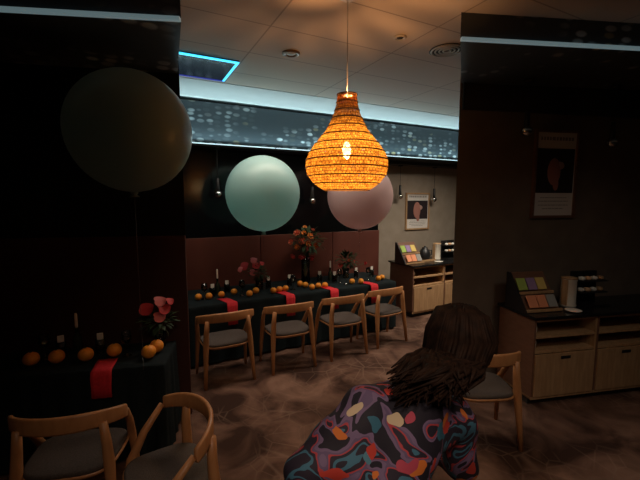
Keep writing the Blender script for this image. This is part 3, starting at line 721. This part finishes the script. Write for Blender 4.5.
def foodstand(loc, rz, label):
    t = empty('food_stand', loc, rz, label, 'food stand')
    MB().box((-.16,-.10,0), (.16,.10,.015)).build('base', M_black, t)
    MB().box((-.16,.08,.015), (.16,.10,.34)).build('back_board', M_black, t)
    for z in (.13,.25): MB().box((-.16,-.06,z), (.16,.08,z+.01)).build('shelf', M_black, t)
    for z, n_ in ((.14,4),(.26,4)):
        for i in range(n_):
            MB().lathe([(.02,0),(.034,.012),(.03,.034),(.004,.042)], (-.115+.077*i, -.0, z), 14).build('bun', [M_white,M_frose[4],M_white,M_oak][i%4], t)
tray((CX+.56, CY+.34, WT), 0, 'wooden tray on the lit counter behind the coffee pot' if False else 'wooden tray holding the black coffee pot on the lit counter')
kettle((CX+.56, CY+.34, WT+.013), 'black coffee pot standing on the tray on the lit counter')
urn((CX+.83, CY+.32, WT), 'ivory cylindrical drinks dispenser on the lit counter')
saucer((CX+.66, CY+.09, WT), 'white saucer in front of the dispenser on the lit counter')
foodstand((CX+1.17, CY+.30, WT), 0, 'black two tier stand of pale buns at the right of the lit counter')

def poster(loc, rz, w_, h_, label, paper, fr, dark):
    t = empty('poster', loc, rz, label, 'poster')
    MB().box((-w_/2,-.03,0), (-w_/2+.03,0,h_)).box((w_/2-.03,-.03,0), (w_/2,0,h_)).box((-w_/2+.03,-.03,0), (w_/2-.03,0,.03)).box((-w_/2+.03,-.03,h_-.03), (w_/2-.03,0,h_)).build('frame', fr, t)
    sh = MB().box((-w_/2+.03,-.012,.03), (w_/2-.03,-.002,h_-.03)).build('sheet', paper, t)
    MB().box((-w_/2+.045,-.015,h_*.29), (w_/2-.045,-.012,h_*.79)).build('picture', dark, sh)
    m_ = mat('figure_pink', (.45,.20,.16), .6); m2 = mat('figure_pale', (.55,.36,.30), .6)
    f_ = MB(); f_.M = Matrix.Translation((-.03*w_,-.016,h_*.53)) @ Matrix.Scale(.06,4,(0,1,0)) ; f_.ball((0,0,0), .11*w_/.62, 16, (.85,1,1.5)); f_.ball((.03,0,-.15*w_/.62), .06*w_/.62, 12, (.7,1,1.3)); f_.build('pictured_shape', m_, sh)
    f_ = MB(); f_.M = Matrix.Translation((.09*w_,-.016,h_*.60)) @ Matrix.Scale(.06,4,(0,1,0)); f_.ball((0,0,0), .055*w_/.62, 12, (1.3,1,.9)); f_.build('pictured_shape', m2, sh)
    g = mat('print_grey', (.28,.26,.24), .7)
    lines = MB(); z = h_*.90; rows_ = []
    x = -w_*.36
    while x < w_*.36:
        l_ = random.uniform(.02,.045)*w_/.62; lines.box((x,-.0135,z-.018), (min(x+l_,w_*.38),-.012,z+.018)); x += l_+.012
    rows_.append(lines)
    for zz, a in ((.235,.30),(.195,.34),(.15,.34),(.11,.24)): 
        lines = MB(); rows_.append(lines); x = -w_*a
        while x < w_*a:
            l_ = random.uniform(.02,.06)*w_/.62; lines.box((x,-.0135,h_*zz-.004), (min(x+l_,w_*a),-.012,h_*zz+.004)); x += l_+.008
    for q_ in rows_: q_.build('printed_line', g, sh)
    return t
M_paper = mat('paper', (.75,.72,.68), .7); M_dkpic = mat('picture_dark', (.03,.022,.025), .5)
a, b_ = ony(404.5,230,5.78), ony(429,193,5.78)
poster(((a.x+b_.x)/2, 5.775, a.z), 0, (b_.x-a.x), (b_.z-a.z), 'framed poster with a pink shape on the lit beige wall above the counter', M_paper, M_oak, M_dkpic)

def small_pendant(loc, top, label, group):
    t = empty('small_pendant', loc, 0, label, 'pendant lamp', group)
    MB().lathe([(.05,0),(.05,-.025),(.004,-.03)], (0,0,top), n=16).build('canopy', M_black, t)
    MB().tube([(0,0,.16),(0,0,top-.03)], .004, 6).build('cord', M_black, t)
    MB().lathe([(.014,.19),(.022,.18),(.026,.06),(.03,.03),(.02,.0)], n=16).build('socket', M_black, t)
    MB().ball((0,0,-.03), .055, 18).build('bulb', M_chrome, t); return t
for px, py, Y, lb, z1 in ((400,195,5.64,'chrome globe pendant left of the lit poster',2.66),(434,198,5.64,'chrome globe pendant right of the lit poster',2.66),(218,192,5.25,'chrome globe pendant left of the mint balloon',2.715),(312.5,199,5.25,'chrome globe pendant between the mint and blush balloons',2.715)):
    q = ony(px, py, Y); small_pendant(tuple(q), z1-q.z, lb, 'chrome globe pendants under the mosaic band')

# right side counter (dim)
B0 = hall(2.04, 3.40)
fx = Vector((math.cos(RZ), math.sin(RZ), 0)); fy = Vector((-math.sin(RZ), math.cos(RZ), 0))
def ct(u_, v_, z=WT): return B0 + fx*u_ + fy*v_ + Vector((0,0,z))
for i in range(3): cabinet_unit(tuple(ct(.72*i,0,0)), RZ, .715, .50, 'oak cabinet with open shelves against the dim umber wall, '+['leftmost','second from the left','rightmost'][i], 'oak cabinets by the umber wall')
o = MB().box((-.02,-.025,0), (2.20,.52,.028), .004).build('worktop', M_worktop); o.location = ct(0,0,.871); o.rotation_euler = (0,0,RZ); tag(o, 'black worktop on the dim oak cabinets by the umber wall', 'worktop')
for z, lb in ((.702,'white cup on the upper shelf of the dim oak cabinet'),(.552,'white cup on the lower shelf of the dim oak cabinet')): cup(tuple(ct(.07,.10,z)), lb, 'cups in the dim oak cabinet')
rack(tuple(ct(-.02,.10)), RZ, 'sloping dark brochure rack on the dim counter at the right', 'dim counter')
urn(tuple(ct(.60,.25)), 'ivory cylindrical drinks dispenser on the dim counter')
saucer(tuple(ct(.50,.08)), 'white saucer in front of the dispenser on the dim counter')
foodstand(tuple(ct(.90,.28)), RZ, 'black two tier stand of pale buns on the dim counter')
def on_right_wall(px, off=.0):
    best = None
    for i in range(600):
        c = 1.43+i*.006; p_ = hall(c, 3.9+(c-1.423)*S)-CAM+Vector((0,0,2)); x = 320+F*p_.dot(RT)/(p_.dot(FH)*math.cos(TH))
        if best is None or abs(x-px) < best[0]: best = (abs(x-px), c)
    c = best[1]; return hall(c, 3.9+(c-1.423)*S-off)
q = on_right_wall(552, .004)
def z_at(q_, py):                   # height whose image row is py above the floor point q_
    lo, hi = 0, 3.4
    for _ in range(40):
        m_ = (lo+hi)/2; p_ = Vector((q_.x,q_.y,m_))-CAM
        if 240-F*p_.dot(UP)/p_.dot(FW) > py: lo = m_
        else: hi = m_
    return lo
z0, z1 = z_at(q,218), z_at(q,130)
poster((q.x,q.y,z0), RZ, .56, z1-z0, 'framed poster with a pink shape on the dim umber wall at the right', M_paper, M_side, M_dkpic)
for px, py, lb in ((510,128,'chrome globe pendant left of the dim poster'),(590,140,'chrome globe pendant right of the dim poster')):
    q = on_right_wall(px, .25); z = z_at(q, py); small_pendant((q.x,q.y,z), 3.175-z, lb, 'chrome globe pendants by the umber wall')
q = hall(1.335, 2.98); o = copy_tree(ch); put(o, (q.x,q.y,0), -PHI+.05, 'oak chair seen from behind beside the dim counter at the right', 'foreground chairs')

# ------------------------------------------------------------------ person
def skin_mesh(name, joints, edges, m, parent=None, levels=2, root=0):
    me = bpy.data.meshes.new(name); me.from_pydata([j[0] for j in joints], edges, []); me.update()
    o = bpy.data.objects.new(name, me); col.objects.link(o)
    md = o.modifiers.new('skin','SKIN'); md.use_smooth_shade = True
    for i, j in enumerate(joints):
        r_ = j[1]; me.skin_vertices[0].data[i].radius = (r_, r_) if not hasattr(r_,'__len__') else r_
    for i in range(len(joints)): me.skin_vertices[0].data[i].use_root = (i == root)
    sb = o.modifiers.new('sub','SUBSURF'); sb.levels = levels; sb.render_levels = levels
    dg = bpy.context.evaluated_depsgraph_get(); ev = o.evaluated_get(dg); nm = bpy.data.meshes.new_from_object(ev)
    o.modifiers.clear(); o.data = nm; nm.materials.clear(); nm.materials.append(m)
    for p_ in nm.polygons: p_.use_smooth = True
    if parent: o.parent = parent
    return o
M_skin = mat('skin', (.55,.33,.24), .55); M_hair = noisy('brown_hair', (.010,.005,.003), (.030,.014,.008), 30, .7, spec=.15)
M_jacket = print_cloth(); M_jeans = noisy('dark_denim', (.015,.018,.03), (.025,.03,.045), 60, .9)
head = at(463,343,1.47); neck = at(436,377,1.42); chest = at(398,425,1.36); belly = Vector((chest.x-.05, chest.y-.03, 1.0)); belly = at(372,482,1.28)
pel = Vector((belly.x-.01, belly.y-.0, belly.z-.17))
shL = at(368,410,1.28); shR = at(455,418,1.50)
elL = at(308,476,1.19); wrL = elL + (FH*.20+RT*.10+Vector((0,0,-.10)))
elR = shR + RT*.06+FH*.06+Vector((0,0,-.26)); wrR = elR + FH*.2 - RT*.05+Vector((0,0,-.06))
hipL = pel - RT*.09 - FH*.03 + Vector((0,0,-.04)); hipR = pel + RT*.09 + FH*.03 + Vector((0,0,-.04))
def down(h, z, dr, df): q = h + RT*dr + FH*df; return Vector((q.x,q.y,z))
zk = pel.z*.52
knL, knR = down(hipL,zk,-.01,.05), down(hipR,zk,.01,.05)
anL, anR = down(hipL,.08,-.01,.0), down(hipR,.08,.02,.02)
toL, toR = down(hipL,.035,.02,.17), down(hipR,.035,.05,.19)
rootp = Vector((pel.x, pel.y, 0))
person = empty('person', rootp, 0, 'person with long brown hair wearing a dark colourfully printed jacket, seen from behind', 'person')
def R(p_): return tuple(Vector(p_)-rootp)
J = [(R(pel),.115),(R(belly),.11),(R(chest),(.12,.11)),(R(neck),.05),(R(neck.lerp(head,.45)),.046),(R(shL),.055),(R(elL),.042),(R(wrL),.03),(R(shR),.055),(R(elR),.042),(R(wrR),.03),
     (R(hipL),.085),(R(knL),.058),(R(anL),.038),(R(toL),.032),(R(hipR),.085),(R(knR),.058),(R(anR),.038),(R(toR),.032)]
face = (RT*.75+FH*.6+Vector((0,0,-.15))).normalized()
J += [(R(head-face*.01),.088),(R(head+Vector((0,0,.055))),.075)]; iH = 19
E_ = [(0,1),(1,2),(2,3),(3,4),(4,19),(19,20),(2,5),(5,6),(6,7),(2,8),(8,9),(9,10),(0,11),(11,12),(12,13),(13,14),(0,15),(15,16),(16,17),(17,18)]
for wr, el, sd in ((wrL,elL,7),(wrR,elR,10)):      # hands: palm and five bent fingers
    dr = (wr-el).normalized(); sdv = dr.cross(Vector((0,0,1))).normalized(); pv = sdv.cross(dr)
    pm = len(J); J.append((R(wr+dr*.055),(.026,.018))); E_.append((sd,pm))
    for k in range(4):
        b0 = wr+dr*.085+sdv*(k-1.5)*.018; L0 = (.030,.036,.034,.026)[k]
        i0 = len(J); J += [(R(b0),.009),(R(b0+dr*L0-pv*.006),.008),(R(b0+dr*L0*1.7-pv*.022),.0075),(R(b0+dr*L0*2.1-pv*.042),.0065)]; E_ += [(pm,i0),(i0,i0+1),(i0+1,i0+2),(i0+2,i0+3)]
    i0 = len(J); t0 = wr+dr*.03+sdv*-.03; J += [(R(t0),.011),(R(t0+dr*.03-sdv*.02-pv*.01),.009),(R(t0+dr*.055-sdv*.02-pv*.022),.0075)]; E_ += [(pm,i0),(i0,i0+1),(i0+1,i0+2)]
skin_mesh('body', J, E_, M_skin, person)
# face features
fr = face.cross(Vector((0,0,1))).normalized(); fu = fr.cross(face); hc = head+Vector((0,0,.02))
MB().ball(R(hc+face*.098-fu*.012), .016, 10, (.9,.9,1.2)).build('nose', M_skin, person)
for sx in (-1,1):
    MB().ball(R(hc+face*.082+fr*sx*.032+fu*.015), .012, 10).build('eye', M_white, person)
    MB().ball(R(hc+fr*sx*.086-face*.005), .024, 10, (.5,.7,1.2)).build('ear', M_skin, person)
MB().ball(R(hc+face*.088-fu*.045), .016, 10, (1.1,1.1,.4)).build('mouth', mat('lip', (.45,.15,.12), .5), person)
# clothes
def draped(name, caps, m, parent, vox=.016, it=6):     # loose garment: limbs merged into one surface
    mb = MB()
    for a_, ra, b_, rb in caps:
        a_, b_ = Vector(a_), Vector(b_)
        for i in range(9): mb.ball(a_.lerp(b_, i/8), ra+(rb-ra)*i/8, 18)
    o = mb.build(name, m, parent); md = o.modifiers.new('rm','REMESH'); md.mode = 'VOXEL'; md.voxel_size = vox
    ev = o.evaluated_get(bpy.context.evaluated_depsgraph_get()); nm = bpy.data.meshes.new_from_object(ev); o.modifiers.clear()
    bm = bmesh.new(); bm.from_mesh(nm)
    for _ in range(it): bmesh.ops.smooth_vert(bm, verts=bm.verts[:], factor=.5, use_axis_x=True, use_axis_y=True, use_axis_z=True)
    for v in bm.verts:                                   # soft folds
        v.co += v.normal*.005*math.sin(v.co.z*38+v.co.x*22+2*math.sin(v.co.y*17))
    for f_ in bm.faces: f_.smooth = True
    bm.to_mesh(nm); bm.free(); o.data = nm; nm.materials.clear(); nm.materials.append(m); return o
flank = at(350,452,1.25)
draped('jacket', [(R(pel+Vector((0,0,.03))),.185,R(belly),.185),(R(belly),.185,R(chest),.165),(R(chest),.15,R(neck-Vector((0,0,.03))),.075),(R(chest),.15,R(shL),.090),(R(shL),.090,R(elL),.084),(R(elL),.084,R(wrL),.055),
    (R(chest),.14,R(shR),.085),(R(shR),.085,R(elR),.07),(R(elR),.07,R(wrR),.052),(R(chest),.14,R(flank),.13),(R(flank),.13,R(belly),.17)], M_jacket, person)
tj = [(R(pel),.13),(R(hipL),.098),(R(knL),.072),(R(anL),.055),(R(hipR),.098),(R(knR),.072),(R(anR),.055)]
skin_mesh('trousers', tj, [(0,1),(1,2),(2,3),(0,4),(4,5),(5,6)], M_jeans, person)
for a_, t_ in ((anL,toL),(anR,toR)):
    hh = (t_-a_); hh.z = 0; hh.normalize()
    sh = MB(); sh.tube([R(Vector((a_.x,a_.y,.045))-hh*.05), R(Vector((a_.x,a_.y,.048))+hh*.03), R(Vector((t_.x,t_.y,.04))), R(Vector((t_.x,t_.y,.036))+hh*.045)], [.045,.046,.04,.03], 12); sh.build('shoe', M_white, person)
# hair: crown and long locks down the back
hm = MB(); hm.ball(R(hc-face*.020+Vector((0,0,.024))), .108, 20, (1,1,1.02))
back = -face
tipc = at(391,387,1.24)
for k in range(420):
    a = random.uniform(-2.0,2.0)
    dirn = (back*math.cos(a)+fr*math.sin(a)).normalized(); q_ = hc-face*.020
    rr = random.uniform(.108,.120)
    p0 = q_ + Vector((0,0,.134)) + dirn*.012 + fr*random.uniform(-.02,.02) + face*random.uniform(-.03,.05)
    p1 = q_ + dirn*rr*.78 + Vector((0,0,.105))
    p2 = q_ + dirn*rr*1.06 + Vector((0,0,.02))
    p25 = q_ + dirn*rr*.98 + Vector((0,0,-.07)) - RT*.02
    e = tipc + RT*random.uniform(-.01,.25) + FH*random.uniform(-.05,.06) + Vector((0,0,random.uniform(-.05,.05)))
    p3 = p25.lerp(e,.5) + Vector((0,0,.035)) - FH*.045 + RT*random.uniform(-.02,.03)
    hm.tube([R(p0),R(p1),R(p2),R(p25),R(p3),R(e)], [.004,.009,.010,.011,.010,.002], 5)
hm.build('hair', M_hair, person)
